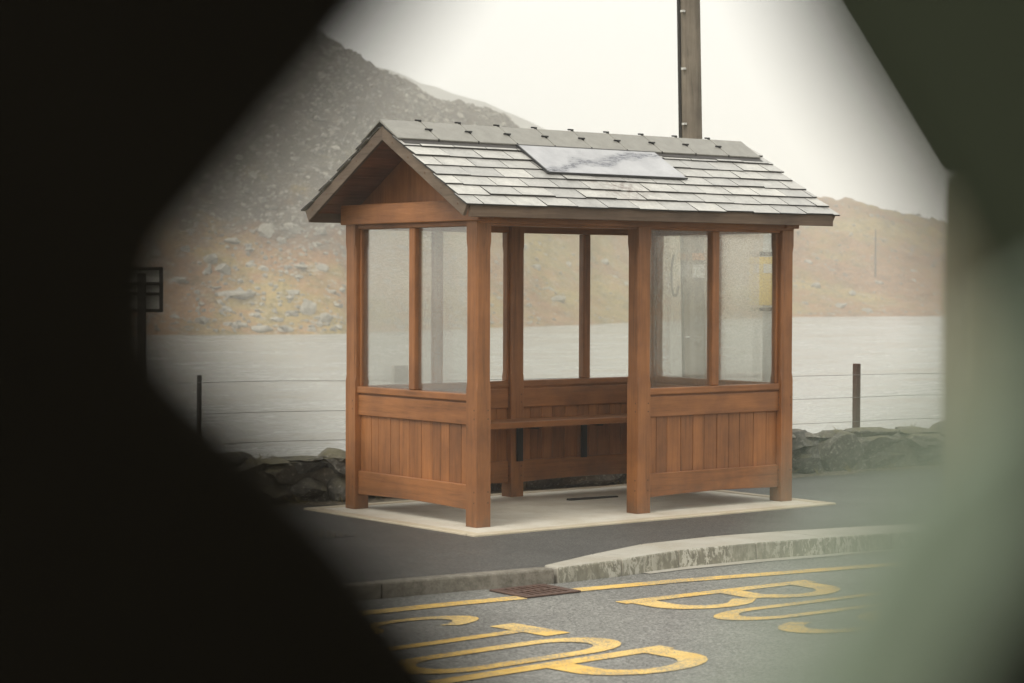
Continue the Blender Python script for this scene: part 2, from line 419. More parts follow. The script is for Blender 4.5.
# low old kerb up to the gully, raised pale boarding kerb after it
def raise_z(u): return lerp_tab(u, [(-.93, 0.012), (.1, .034), (60, .036)])
def flagw(u): return lerp_tab(u, [(-.93, .15), (-.5, .29), (.1, .38), (.5, .42), (1.2, .45), (2.2, .40), (60, .36)])
old, rais = MB(), MB()
u = -12.0
cuts = []
while u < -.95: cuts.append(u); u += .9
cuts = [c for c in cuts if c < -1.2] + [-.95]
for a, b in zip(cuts, cuts[1:]):
    b2 = b - .008
    jit = random.uniform(-.004, .004)
    old.hexa([(a, kv(a), -.2), (b2, kv(b2), -.2), (b2, kv(b2) + .12, -.2), (a, kv(a) + .12, -.2)], [(a, kv(a) + .015 + jit, .008), (b2, kv(b2) + .015 + jit, .008), (b2, kv(b2) + .12, .008), (a, kv(a) + .12, .008)])
struct(old.build('kerb', M['kerb'], None, .012, 2))
cuts = [-.93, -.42, .09, .75, 1.3, 1.85, 2.4, 3.1, 4.0, 5, 6, 7, 8, 10, 12, 14]
for i, (a, b) in enumerate(zip(cuts, cuts[1:])):
    b2 = b - .006; fa, fb = flagw(a), flagw(b2)
    p = [(a, kv(a)), (b2, kv(b2)), (b2, kv(b2) + fb), (a, kv(a) + fa)]
    q = [(a, kv(a) + .02), (b2, kv(b2) + .02), (b2, kv(b2) + fb), (a, kv(a) + fa)]
    za, zb = raise_z(a), raise_z(b2)
    rais.hexa([(x, y, -.2) for x, y in p], [(q[0][0], q[0][1], za), (q[1][0], q[1][1], zb), (q[2][0], q[2][1], zb), (q[3][0], q[3][1], za)])
rais.bm.normal_update()
bmesh.ops.recalc_face_normals(rais.bm, faces=rais.bm.faces)
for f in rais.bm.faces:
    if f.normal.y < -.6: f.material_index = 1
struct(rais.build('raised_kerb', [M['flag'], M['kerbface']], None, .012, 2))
struct(strip([x for x in US if -.3 < x < 9], lambda u: kv(u) - .07 - .02 * math.sin(u * 2), lambda u: kv(u) + .01, lambda u: ROADZ + .004, 'kerb_channel', M['flag']))
# the concrete pad of the shelter
pad = MB(); E0 = .10
x0, x1, y0, y1 = -.33, 3.16, -.40, 1.72
pad.box((x0 + E0, y0 + E0, -.1), (x1 - E0, y1 - E0, .002))
for lo, hi in (((x0, y0), (x1, y0 + E0 - .006)), ((x0, y1 - E0 + .006), (x1, y1)), ((x0, y0 + E0), (x0 + E0 - .006, y1 - E0)), ((x1 - E0 + .006, y0 + E0), (x1, y1 - E0))):
    pad.box((*lo, -.1), (*hi, .006), 1)
struct(pad.build('concrete_pad', [M['conc'], M['edging']], None, .005, 1))

# ------------------------------------------------------------------ the shelter
L, D, K = 2.9607, 1.4964, .0621
SH = thing('bus_shelter', (L / 2, D / 2, 0), 'orange-brown timber bus shelter with slate roof standing by the lake wall', 'bus shelter')
OFF = Vector((L / 2, D / 2, 0))
def put(o):                                     # parts are modelled in world place, origin moved to the thing
    o.data.transform(Matrix.Translation(-OFF)); return o
ZTOP = 2.20
def post(u, v):
    m = MB(); k = K; c = .016
    def ring(k, z, c): return [(u + sx * (k - (c if ax else 0)), v + sy * (k - (0 if ax else c)), z) for sx, sy, ax in
        ((-1, -1, 0), (-1, -1, 1), (1, -1, 1), (1, -1, 0), (1, 1, 0), (1, 1, 1), (-1, 1, 1), (-1, 1, 0))]
    secs = [(0.003, .003), (.95, .003), (1.0, .013), (1.93, .013), (1.98, .003), (ZTOP, .003)]
    rings = [[m.bm.verts.new(p) for p in ring(k, z, c)] for z, c in secs]
    for a, b in zip(rings, rings[1:]):
        for i in range(8): m.bm.faces.new((a[i], a[(i + 1) % 8], b[(i + 1) % 8], b[i]))
    m.bm.faces.new(rings[0][::-1]); m.bm.faces.new(rings[-1])
    p = put(m.build('post', M['wood_z'], SH))
    for z in (.81, .75, .245, .17):
        for du, dv, nx, ny in ((k - .025, -k, 0, -1), (-k, -k + .03, -1, 0)):
            q = Vector((u + du, v + dv, z)); n = Vector((nx, ny, 0))
            put(MB().tube([q - n * .002, q + n * .001], .006, 8).build('peg', M['screw'], p))
    return p
for u, v in ((0, 0), (L / 2, 0), (L, 0), (0, D), (L / 2, D), (L, D)): post(u, v)

def panel(kind, axis, c, a, b, glass, flip=1):
    """A glazed bay between two posts. axis 0 runs along x at y=c; axis 1 along y at x=c. flip: +1 when outside is the low side."""
    wm = M['wood_x'] if axis == 0 else M['wood_y']
    def bx(m, s0, s1, t0, t1, z0, z1, mat=0):      # s along the bay, t through it (outside negative)
        t0, t1 = sorted((t0 * flip, t1 * flip))
        if axis == 0: m.box((s0, c + t0, z0), (s1, c + t1, z1), mat)
        else: m.box((c + t0, s0, z0), (c + t1, s1, z1), mat)
    boards = MB(); n = max(8, round((b - a) / .125)); w = [random.uniform(.75, 1.25) for _ in range(n)]
    sc = (b - a - .004) / sum(w); s = a + .002
    for x in w:
        bx(boards, s + .0018, s + x * sc - .0018, -.012 + random.uniform(-.0015, .0015), .010, .27, .72); s += x * sc
    root = put(boards.build(kind, M['wood_z'], SH, .003, 1))
    mr = MB(); bx(mr, a + .001, b - .001, -.034, .028, .704, .856); put(mr.build('mid_rail', wm, root, .006, 2))
    si = MB(); bx(si, a + .001, b - .001, -.046, .032, .868, .918); put(si.build('sill', wm, root, .007, 2))
    fl = MB(); bx(fl, a + .002, b - .002, -.022, .018, .854, .870); put(fl.build('packer', wm, root))
    br = MB(); N = 14                                # bottom rail with a slightly arched lower edge
    pts = [(a + .001 + (b - a - .002) * i / N, .112 + .014 * math.sin(math.pi * i / N)) for i in range(N + 1)] + [(b - .001, .288), (a + .001, .288)]
    t0, t1 = sorted((-.034 * flip, .028 * flip))
    if axis == 0: br.hexa([(p[0], c + t0, p[1]) for p in pts], [(p[0], c + t1, p[1]) for p in pts])
    else: br.hexa([(c + t0, p[0], p[1]) for p in pts], [(c + t1, p[0], p[1]) for p in pts])
    put(br.build('bottom_rail', wm, root, .005, 1))
    tr = MB(); bx(tr, a + .001, b - .001, -.040, .032, 2.082, 2.15); put(tr.build('top_rail', wm, root, .005, 1))
    mid = (a + b) / 2
    mu = MB(); bx(mu, mid - .036, mid + .036, -.036, .03, .919, 2.081); put(mu.build('mullion', M['wood_z'], root, .008, 2))
    for s0, s1 in ((a + .001, a + .022), (b - .022, b - .001)):
        jb = MB(); bx(jb, s0, s1, -.02, .03, .919, 2.081); put(jb.build('jamb', M['wood_z'], root, .003, 1))
    for s0, s1 in ((a + .018, mid - .032), (mid + .032, b - .018)):
        g = MB(); bx(g, s0, s1, -.003, .003, .912, 2.085); put(g.build('window_pane', glass, root))
    return root
panel('end_panel', 1, 0, K, D - K, M['glass_wet'], 1)
panel('front_panel', 0, 0, L / 2 + K, L - K, M['glass_wet'], 1)
panel('end_panel', 1, L, K, D - K, M['glass_back'], -1)
panel('back_panel', 0, D, K, L / 2 - K, M['glass_back'], -1)
panel('back_panel', 0, D, L / 2 + K, L - K, M['glass_back'], -1)
# head beams over the posts
for v, y0, y1 in ((0, -.075, .06), (D, -.06, .075)):
    m = MB(); m.box((-.054, v + y0, 2.152 if v else 2.10), (L + .054, v + y1, 2.262)); put(m.build('head_beam', M['wood_x'], SH, .006, 1))
m = MB(); m.box((K + .002, -.045, 2.085), (L / 2 - K - .002, .04, 2.099)); put(m.build('lintel', M['wood_x'], SH))
for u, s in ((0, -1), (L, 1)):
    m = MB(); a, b = sorted((u + s * .085, u - s * .055)); m.box((a, -.10, 2.115), (b, D + .10, 2.262))
    put(m.build('tie_beam', M['wood_y'], SH, .008, 2))
# bench along the back wall
bn = MB(); bn.box((K + .01, 1.075, .575), (L - K - .01, 1.415, .622))
bench = put(bn.build('bench', M['wood_x'], SH, .006, 2))
for u in (1.488, 2.148, .83, .2, 2.75):
    b = MB(); b.box((u - .026, 1.405, .285), (u + .026, 1.4255, .545)); b.box((u - .026, 1.16, .565), (u + .026, 1.404, .5745)); b.box((u - .02, 1.20, .552), (u + .02, 1.404, .564))
    put(b.build('bracket', M['black'], bench))
# roof
ZE, ZR = 2.224, 2.800; S = (ZR - ZE) / .9914; VE = -.2434; A0, A1 = -.298, 3.286; VM = D / 2
SL = math.hypot(ZR - ZE, .9914); cs, sn = .9914 / SL, (ZR - ZE) / SL
def rp(side, u, d, h):                            # d up the slope from the eave, h out of the slope
    v = VE + d * cs - h * sn; z = ZE + d * sn + h * cs
    return (u, v if side == 0 else D - v, z)
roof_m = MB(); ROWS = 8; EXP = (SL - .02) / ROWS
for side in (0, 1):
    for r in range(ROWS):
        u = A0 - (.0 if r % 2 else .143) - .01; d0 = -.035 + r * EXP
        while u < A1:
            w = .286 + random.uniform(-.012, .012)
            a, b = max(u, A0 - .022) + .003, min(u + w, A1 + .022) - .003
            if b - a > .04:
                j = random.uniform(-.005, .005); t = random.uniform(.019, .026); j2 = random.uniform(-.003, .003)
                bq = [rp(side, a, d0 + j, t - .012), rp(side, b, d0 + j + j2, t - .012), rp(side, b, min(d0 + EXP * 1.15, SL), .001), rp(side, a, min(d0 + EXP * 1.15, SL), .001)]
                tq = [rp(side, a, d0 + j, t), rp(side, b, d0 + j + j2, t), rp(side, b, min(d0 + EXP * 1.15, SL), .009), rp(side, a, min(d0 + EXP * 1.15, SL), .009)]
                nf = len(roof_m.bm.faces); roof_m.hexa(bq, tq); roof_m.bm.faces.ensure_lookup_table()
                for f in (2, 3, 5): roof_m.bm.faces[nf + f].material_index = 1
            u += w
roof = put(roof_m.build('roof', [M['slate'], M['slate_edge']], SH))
dk = MB()                                         # sarking boards under the slates
for side in (0, 1):
    nb = 9
    for i in range(nb):
        d0, d1 = SL * i / nb + .003, SL * (i + 1) / nb - .001
        dk.hexa([rp(side, A0 + .03, d0, -.024), rp(side, A1 - .03, d0, -.024), rp(side, A1 - .03, d1, -.024), rp(side, A0 + .03, d1, -.024)],
                [rp(side, A0 + .03, d0, -.003), rp(side, A1 - .03, d0, -.003), rp(side, A1 - .03, d1, -.003), rp(side, A0 + .03, d1, -.003)])
put(dk.build('soffit', M['soffit'], roof))
for u in (A0 + .001, A1 - .027):                  # barge boards
    m = MB(); w = .088
    for side in (0, 1):
        q = []
        for x in (u, u + .026):
            e = [rp(side, x, -.012, -w), rp(side, x, -.012, -.002), rp(side, x, SL, -.002), rp(side, x, SL - w * sn / cs + .0, -w)]
            e[2] = (x, VM, e[2][2]); 
            zin = ZE + (VM - VE) * S - w / cs
            e[3] = (x, VM, zin)
            q.append(e)
        m.hexa(q[0], q[1])
    bb = put(m.build('barge_board', M['verge_y'], roof, .003, 1))
    for side in (0, 1):
        for d in (.08, .30, .52, .75, .97):
            p = Vector(rp(side, u if u < 0 else u + .026, d, -.045)); n = Vector((-1 if u < 0 else 1, 0, 0))
            put(MB().tube([p - n * .002, p + n * .002], .007, 8).build('screw', M['screw'], bb))
for side in (0, 1):                               # fascias at the eaves
    m = MB(); q = []
    v0, v1 = VE - .012, VE + .012
    ys = (v0, v1) if side == 0 else (D - v0, D - v1)
    m.hexa([(A0 + .03, ys[0], 2.136), (A1 - .03, ys[0], 2.136), (A1 - .03, ys[1], 2.136), (A0 + .03, ys[1], 2.136)], [(A0 + .03, ys[0], 2.229), (A1 - .03, ys[0], 2.229), (A1 - .03, ys[1], 2.229), (A0 + .03, ys[1], 2.229)])
    put(m.build('fascia', M['verge_x'], roof, .003, 1))
for u, s in ((0, -1), (L, 1)):                    # gable boarding, tucked back under the verge
    m = MB(); nb = 1; half = (2.765 - 2.262) / S
    for i in range(nb):
        va, vb = VM - half + 2 * half * i / nb + .002, VM - half + 2 * half * (i + 1) / nb - .002
        za, zb = [2.263 + (half - abs(v - VM)) * S for v in (va, vb)]
        poly = [(va, 2.263), (vb, 2.263), (vb, zb)] + ([(VM, 2.263 + half * S)] if va < VM < vb else []) + [(va, za)]
        m.prism(poly, 0, u - s * .10, u - s * .118)
    put(m.build('gable_board', M['wood_z'], SH, .002, 1))
# ridge tiles with their dark clips
NT_ = 10; TW = (A1 - A0 - .03) / NT_; fl = .275
for i in range(NT_):
    a, b = A0 - .025 + i * TW + .004, A0 - .025 + (i + 1) * TW - .003
    m = MB(); lift = .027 + random.uniform(0, .003)
    top = ZR + lift + .012
    out = [(VM - fl * cs, top - fl * sn), (VM - .012, top), (VM + .012, top), (VM + fl * cs, top - fl * sn)]
    inn = [(VM + fl * cs - .006, top - fl * sn - .012), (VM, top - .016), (VM - fl * cs + .006, top - fl * sn - .012)]
    poly1 = [out[0], out[1], (VM, top + .001), inn[1], inn[2]]; poly2 = [(VM, top + .001), out[2], out[3], inn[0], inn[1]]
    for P in (poly1, poly2): m.prism(P, 0, a, b)
    rt = put(m.build('ridge_tile', M['ridge'], roof, .003, 1))
    if i < NT_ - 1:
        for sgn in (-1, 1):
            p = Vector((b + .004, VM + sgn * .14 * cs, top - .14 * sn)); n = Vector((0, sgn * sn, cs)); q = p + n * .012
            c = MB(); c.tube([p - n * .004, p + n * .013], .012, 8); put(c.build('clip_stud', M['black'], roof))
            c = MB(); c.tube([q - Vector((.045, 0, 0)), q + Vector((.018, 0, 0))], .006, 6); put(c.build('ridge_clip', M['black'], roof))
        c = MB(); c.box((b - .002, VM - fl * cs, top - fl * sn - .02), (b + .006, VM - fl * cs + .03, top - fl * sn + .006)); put(c.build('seam_strip', M['black'], roof))
        c = MB(); c.tube([(b + .004, VM, top - .004), (b + .004, VM, top + .014)], .011, 8); put(c.build('clip_stud', M['black'], roof))
        c = MB(); c.tube([(b - .038, VM, top + .011), (b + .015, VM, top + .011)], .006, 6); put(c.build('ridge_clip', M['black'], roof))
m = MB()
for sgn in (-1, 1):                               # dark strip added to stand in for the shade under the ridge tiles
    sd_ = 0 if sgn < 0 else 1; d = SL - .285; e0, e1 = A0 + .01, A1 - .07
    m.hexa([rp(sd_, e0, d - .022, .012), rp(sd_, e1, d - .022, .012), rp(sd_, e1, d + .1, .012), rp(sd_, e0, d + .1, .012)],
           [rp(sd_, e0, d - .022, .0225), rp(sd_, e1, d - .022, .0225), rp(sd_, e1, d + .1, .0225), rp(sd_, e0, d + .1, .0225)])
put(m.build('ridge_shade_strip', M['ridge_shade'], roof))
# flat solar panel lying on the front slope
d0, d1, u0, u1 = .455, .885, .722, 2.082
def slab(m, u0, u1, d0, d1, h0, h1):
    m.hexa([rp(0, u0, d0, h0), rp(0, u1, d0, h0), rp(0, u1, d1, h0), rp(0, u0, d1, h0)], [rp(0, u0, d0, h1), rp(0, u1, d0, h1), rp(0, u1, d1, h1), rp(0, u0, d1, h1)])
m = MB(); slab(m, u0 + .008, u1 - .008, d0 + .008, d1 - .008, .024, .034); sp = put(m.build('solar_panel', M['solar'], SH))
m = MB(); t = .007
slab(m, u0, u1, d0, d0 + t, .022, .037); slab(m, u0, u1, d1 - t, d1, .022, .036); slab(m, u0, u0 + t * 1.6, d0 + t + .001, d1 - t - .001, .022, .038)
put(m.build('panel_frame', M['frame_dark'], sp))

# dark strip on the shelter floor
m = MB(); m.hexa([(1.62, .955, .003), (2.1, .93, .003), (2.1, .975, .003), (1.62, 1.0, .003)], [(1.62, .96, .018), (2.1, .935, .014), (2.1, .97, .014), (1.62, .995, .018)])
tag(m.build('wood_batten', M['darkpost'], None, .003, 1), 'thin dark strip of wood lying on the pale floor inside the shelter', 'batten')

# ------------------------------------------------------------------ gully, cover, markings
g = thing('gully_grate', (-1.27, -2.2, ROADZ), 'rusty iron drain grate set in the road against the kerb', 'drain grate')
def putg(o, loc): o.data.transform(Matrix.Translation(-Vector(loc))); return o
GL = (-1.27, -2.2, ROADZ); gu0, gu1, gv0, gv1 = -1.47, -1.07, -2.385, -2.035
m = MB(); z0, z1 = ROADZ + .002, ROADZ + .012; t = .035
m.box((gu0, gv0, z0), (gu1, gv0 + t, z1)); m.box((gu0, gv1 - t, z0), (gu1, gv1, z1)); m.box((gu0, gv0 + t, z0), (gu0 + t, gv1 - t, z1)); m.box((gu1 - t, gv0 + t, z0), (gu1, gv1 - t, z1))
putg(m.build('frame', M['iron'], g, .003, 1), GL)
m = MB()
for i in range(7):
    x = gu0 + t + .012 + i * .049; m.hexa([(x, gv0 + t, z0), (x + .02, gv0 + t, z0), (x + .02, gv1 - t, z0), (x, gv1 - t, z0)], [(x, gv0 + t, z1 - .001), (x + .02, gv0 + t, z1 - .001), (x + .02, gv1 - t, z1 - .001), (x, gv1 - t, z1 - .001)])
m.box((gu0 + t, (gv0 + gv1) / 2 - .012, z0), (gu1 - t, (gv0 + gv1) / 2 + .012, z1 + .001))
putg(m.build('bars', M['iron'], g), GL)
m = MB(); m.box((gu0 + .02, gv0 + .02, ROADZ - .05), (gu1 - .02, gv1 - .02, ROADZ + .0015)); putg(m.build('pit', M['hole'], g), GL)

m = MB(); m.box((-1.32, .12, -.02), (-.95, .50, -.004)); cv = m.build('inspection_cover', M['foot'])
tag(cv, 'small studded inspection cover let into the dark footway beside the shelter', 'cover')
m = MB()
for i in range(7):
    for j in range(5):
        x, y = -1.285 + i * .05, .16 + j * .075; m.box((x, y, -.005), (x + .022, y + .03, .003))
s = m.build('stud', M['kerb'], cv, .003, 1); s['kind'] = 'stuff'

MZ = ROADZ + .004
AS = 1.75                                          # letters are drawn this much taller than wide, then stretched
def ribbon(path, r, closed, fx):
    """Mitred ribbon in letter space mapped by fx to the road."""
    P = [Vector(p) for p in path]; n = len(P); Lf, Rt = [], []
    for i in range(n):
        a = P[i - 1] if (i or closed) else None; b = P[(i + 1) % n] if (i < n - 1 or closed) else None
        d1 = (P[i] - a).normalized() if a is not None else None; d2 = (b - P[i]).normalized() if b is not None else None
        d = (d1 or d2) if (d1 is None or d2 is None) else (d1 + d2).normalized()
        nn = Vector((-d.y, d.x)); k = 1.0
        if d1 is not None and d2 is not None: k = 1 / max(.5, nn.dot(Vector((-d1.y, d1.x))))
        Lf.append(P[i] + nn * r * k); Rt.append(P[i] - nn * r * k)
    bm = bmesh.new(); va = [bm.verts.new(fx(p)) for p in Lf]; vb = [bm.verts.new(fx(p)) for p in Rt]
    for i in range(n if closed else n - 1):
        j = (i + 1) % n
        try: bm.faces.new((va[i], va[j], vb[j], vb[i]))
        except ValueError: pass
    bmesh.ops.recalc_face_normals(bm, faces=bm.faces)
    for f in bm.faces:
        if f.normal.z < 0: f.normal_flip()
    return bm
def arc(cx, cy, rx, ry, a0, a1, n=10): return [(cx + rx * math.cos(R(a0 + (a1 - a0) * i / n)), cy + ry * math.sin(R(a0 + (a1 - a0) * i / n))) for i in range(n + 1)]
r = .1
GLYPH = {   # unit box, x across 0..1, y up 0..1, list of (path, closed)
 'S': [(arc(.5, .70, .41, .215, 20, 180, 10) + arc(.5, .70, .41, .22, 200, 262, 4) + arc(.5, .285, .41, .2, 75, -20, 7) + arc(.5, .285, .41, .2, -40, -160, 8), 0)],
 'T': [([(0.0, .915), (1.0, .915)], 0), ([(.5, .0), (.5, .915 - .1 / 1.75 - .002)], 0)],
 'O': [(arc(.5, .72, .41, .195, 0, 180, 12) + arc(.5, .28, .41, .195, 180, 360, 12), 1)],
 'P': [([(.09, 0), (.09, 1.0)], 0), ([(.192, .915)] + [(.5, .915)] + arc(.5, .70, .41, .215, 80, -80, 12) + [(.5, .485), (.192, .485)], 0)],
 'B': [([(.09, 0), (.09, 1.0)], 0), ([(.192, .915), (.5, .915)] + arc(.5, .735, .37, .18, 80, -60, 10) + [(.62, .53), (.192, .53)], 0),
       ([(.66, .45)] + arc(.5, .27, .41, .185, 30, -80, 10) + [(.5, .085), (.192, .085)], 0)],
 'U': [([(.09, 1.0)] + arc(.5, .29, .41, .205, 180, 360, 14) + [(.91, 1.0)], 0)],
}
def word(text, u0, u1, vs, slopes, shear, label):
    vm = (vs[0][0] + vs[-1][1]) / 2
    w = thing('road_lettering', (u0, vs[0][0], MZ), label, 'road marking')
    for ch, (va, vb) in zip(text, vs):
        def fx(p, va=va, vb=vb):
            v = va + (vb - va) * p[0]; y = p[1] / AS
            return (u0 + (u1 - u0) * y - shear * (v - vm), v + slopes * (y - .5), MZ)
        bmx = bmesh.new()
        for path, cl in GLYPH[ch]:
            b = ribbon([(x, y * AS) for x, y in path], r, cl, fx); me = bpy.data.meshes.new('t'); b.to_mesh(me); b.free(); bmx.from_mesh(me); bpy.data.meshes.remove(me)
        me = bpy.data.meshes.new('letter'); bmx.to_mesh(me); bmx.free()
        o = new('letter', me, M['paint'], w); o.data.transform(Matrix.Translation(-Vector(w.location)))
    return w
word('STOP', -3.42, -1.97, [(-2.58, -2.93), (-3.05, -3.46), (-3.52, -3.96), (-4.02, -4.53)], -.0 + .06, .11, 'yellow elongated letters reading STOP painted on the grey road')
word('BUS', -1.16, .31, [(-2.80, -3.30), (-3.40, -3.76), (-3.86, -4.28)], -.03, .0, 'yellow elongated letters reading BUS painted on the grey road')
def line(path, wd, name, label):
    b = ribbon(path, wd / 2, 0, lambda p: (p[0], p[1], MZ)); me = bpy.data.meshes.new(name); b.to_mesh(me); b.free()
    return tag(new(name, me, M['paint']), label, 'road marking')
line([(-9, -1.55), (-3.6, -2.2), (-2.48, -2.272), (-1.98, -2.297), (-1.475, -2.345)], .125, 'yellow_line', 'yellow kerbside line ending at the iron drain grate, before the low kerb')
line([(-1.10, -2.30), (-.3, -2.385), (.27, -2.483), (1.03, -2.61), (2.6, -2.92), (6, -3.75)], .12, 'yellow_line', 'yellow line starting at the drain grate and running along the raised kerb')

# ------------------------------------------------------------------ stone wall, fence, poles
w = MB(); rnd = random.Random(3); u = -9.0
H0 = .33
while u < 13:
    z = 0.0; cw = rnd.uniform(.28, .58)
    dz = rnd.choice([(.20, .12), (.15, .16), (.22, .10), (.32,), (.30,)])
    for i, hh in enumerate(dz):
        off = rnd.uniform(-.05, .05); ww = cw * rnd.uniform(.9, 1.12)
        w.rock((u + cw / 2 + off, wall_front(u) + .15, z + hh / 2), (ww / 2 * 1.34, .21 * 1.3, hh / 2 * 1.6), rnd.uniform(0, 99), 3, 1., rnd.uniform(-.15, .15)); z += hh
    # cope stones standing a little above
    w.rock((u + cw / 2, wall_front(u) + .17, z + .0), (cw / 2 * 1.2, .22, rnd.uniform(.03, .08)), rnd.uniform(0, 99), 3, 1., rnd.uniform(-.3, .3))
    u += cw * .96
w.box((-9, wall_front(-5) + .6, 0), (-8.9, wall_front(-5) + .62, .1))
core = [(-8.9, wall_front(-6) + .07), (-6, wall_front(-6) + .07), (12.8, wall_front(12.8) + .07), (12.8, wall_front(12.8) + .24), (-6, wall_front(-6) + .24), (-8.9, wall_front(-6) + .24)]
w.hexa([(x, y, -.1) for x, y in core], [(x, y, .25) for x, y in core])
tag(w.build('stone_wall', M['stone']), 'low rough wall of dark mossy stones along the back of the footway', 'wall')

# tufts of grass and dead stems along the wall
gm = MB(); rg = random.Random(21)
for i in range(95):
    u = rg.uniform(-4, 9); top = rg.random() < .4
    x, y, z = u, wall_front(u) + (rg.uniform(.05, .3) if top else rg.uniform(-.12, .02)), (.3 if top else -.01)
    for b in range(rg.randint(5, 12)):
        h = rg.uniform(.03, .10); dx, dy = rg.gauss(0, .05), rg.gauss(0, .04); bx_ = x + rg.gauss(0, .025); by_ = y + rg.gauss(0, .02)
        v = [gm.bm.verts.new(q) for q in ((bx_ - .003, by_, z), (bx_ + .003, by_, z), (bx_ + dx * .5 + .002, by_ + dy * .5, z + h * .6), (bx_ + dx, by_ + dy, z + h))]
        gm.bm.faces.new((v[0], v[1], v[2], v[3]))
wg = gm.build('wall_grass', M['drygrass']); wg['kind'] = 'stuff'
def fence_y(u): return 2.66 - .112 * u
fe = thing('wire_fence', (2.5, fence_y(2.5), 0), 'post and wire fence with three thin strands running above the stone wall', 'fence')
FL = Vector(fe.location)
for i, u in enumerate((-9.2, -6.4, -3.6, -.645, 3.62, 5.979, 9.0, 12.0)):
    y = fence_y(u); m = MB(); top = .968 if u < 5 else .94
    if u == 5.979: m.box((u - .028, y - .028, -.5), (u + .028, y + .028, top)); mt = M['rustpost']
    else: m.tube([(u, y, -.5), (u + .01, y, top)],   .019 if u == -.645 else .03, 8); mt = M['darkpost']
    p = putg(m.build('fence_post', mt, fe, .004 if u == 5.979 else 0, 1), FL)
    if u == 5.979: p['label'] = 'square rusty steel fence post'
for zl, zr in ((.918, .842), (.672, .632), (.436, .405)):
    pts = []
    for i in range(90):
        u = -9.2 + 21.2 * i / 89; f = (u + .645) / 6.62
        pts.append((u, fence_y(u) - .03, zl + (zr - zl) * f - .012 * math.sin(max(0, min(1, (u % 3.3) / 3.3)) * math.pi)))
    m = MB(); m.tube(pts, .0024, 5); putg(m.build('wire', M['wire'], fe), FL)
m = MB(); m.box((1.10, fence_y(1.18) + .05, -.4), (1.24, fence_y(1.18) + .10, 1.01)); tag(m.build('marker_stake', M['palepost'], None, .004, 1), 'short pale flat stake behind the wall, seen through the misted end window', 'stake')

# telegraph pole behind the wall
PB = Vector((4.53, 2.62, -.4))
tp = thing('telegraph_pole', PB, 'tall brown timber utility pole rising behind the slate roof', 'utility pole')
m = MB(); top = Vector((4.30, 2.62, 8.2)); m.tube([PB + (top - PB) * (i / 12) for i in range(13)], .105, 24, .082)
putg(m.build('shaft', M['pole'], tp), PB)
def pole_at(z): return PB + (top - PB) * ((z - PB.z) / (top.z - PB.z))
side = -RIGHT
def off(z, a, b): return pole_at(z) + side * a - FWD * b
m = MB(); m.tube([off(z, .105, .02) for z in (.3, 1.5, 2.5, 3.2, 4.2, 5.5, 8.0)], .016, 8); cond = putg(m.build('conduit', M['darkpost'], tp), PB)
m = MB()
for z in (1.2, 2.2, 3.14, 3.64, 4.16, 4.7, 5.2): 
    c = off(z, .07, .09); m.box((c.x - .018, c.y - .01, c.z - .009), (c.x + .018, c.y + .02, c.z + .009))
putg(m.build('clip', M['white'], cond), PB)
m = MB(); c0 = off(1.95, .17, .05)
m.tube([c0 + side * (.035 * math.sin(a)) + Vector((0, 0, -.19 + .19 * math.cos(a))) for a in [x * .3 for x in range(15)]], .011, 7)
putg(m.build('cable_loop', M['darkpost'], tp), PB)
for z0, z1, mt, nm in ((1.90, 1.965, 'orange', 'number_plate'), (1.74, 1.86, 'white', 'notice_plate')):
    m = MB(); c = off((z0 + z1) / 2, -.035, .108); hw = .055
    d = RIGHT * hw; f_ = FWD * .004; h = Vector((0, 0, (z1 - z0) / 2))
    m.hexa([c - d - h - f_, c + d - h - f_, c + d - h + f_, c - d - h + f_], [c - d + h - f_, c + d + h - f_, c + d + h + f_, c - d + h + f_])
    putg(m.build(nm, M[mt], tp), PB)

# bus stop post with its yellow case
BP = Vector((4.3, 1.5, 0)); 
bs = thing('bus_stop_post', BP, 'grey steel post with a yellow notice case, seen through the end window', 'bus stop post')
m = MB(); m.tube([BP, BP + Vector((0, 0, 2.12))], .038, 16); putg(m.build('pole', M['galv'], bs), BP)
m = MB(); m.box((-.085, -.055, 1.50), (.085, -.040, 1.92)); o = m.build('notice_case', M['yellow'], bs, .006, 2); o.rotation_euler.z = -(math.pi / 2 - YAW) + .15
m = MB(); m.box((-.05, -.062, 1.78), (.05, -.0565, 1.86)); o2 = m.build('notice', M['white'], o)
m = MB(); m.box((-.05, -.045, 1.93), (.05, .045, 1.965)); m.box((-.05, -.045, 1.45), (.05, .045, 1.48)); o3 = m.build('clamp', M['black'], bs)

# road sign seen from behind, far left
def cam_box(m, X0, X1, Y0, Y1, z0, z1, mat=0):
    q = [(X0, Y0), (X1, Y0), (X1, Y1), (X0, Y1)]
    m.hexa([cam_pt(a, b, z0) for a, b in q], [cam_pt(a, b, z1) for a, b in q], mat)
YS = 19.0; kx = YS / FPX
SGN = cam_pt((143 - 512) * kx, YS, -.5)
rs = thing('road_sign', SGN, 'back of a road sign in a dark three-bar frame on a post beyond the wall', 'road sign')
x0, x1 = (112 - 512) * kx, (163 - 512) * kx; zt, zb = HCAM + (280.3 - 268) * kx, HCAM + (280.3 - 311) * kx
m = MB(); cam_box(m, x0, x1, YS, YS + .004, zb, zt); putg(m.build('sign_plate', M['signback'], rs), SGN)
m = MB()
for a in (x0, x1 - .03): cam_box(m, a, a + .03, YS - .035, YS - .003, zb - .01, zt + .01)
for z in (zb - .01, zb + (zt - zb) * .36, zb + (zt - zb) * .60, zt - .02): cam_box(m, x0 + .031, x1 - .031, YS - .034, YS - .003, z, z + .028)
putg(m.build('sign_frame', M['darkpost'], rs), SGN)
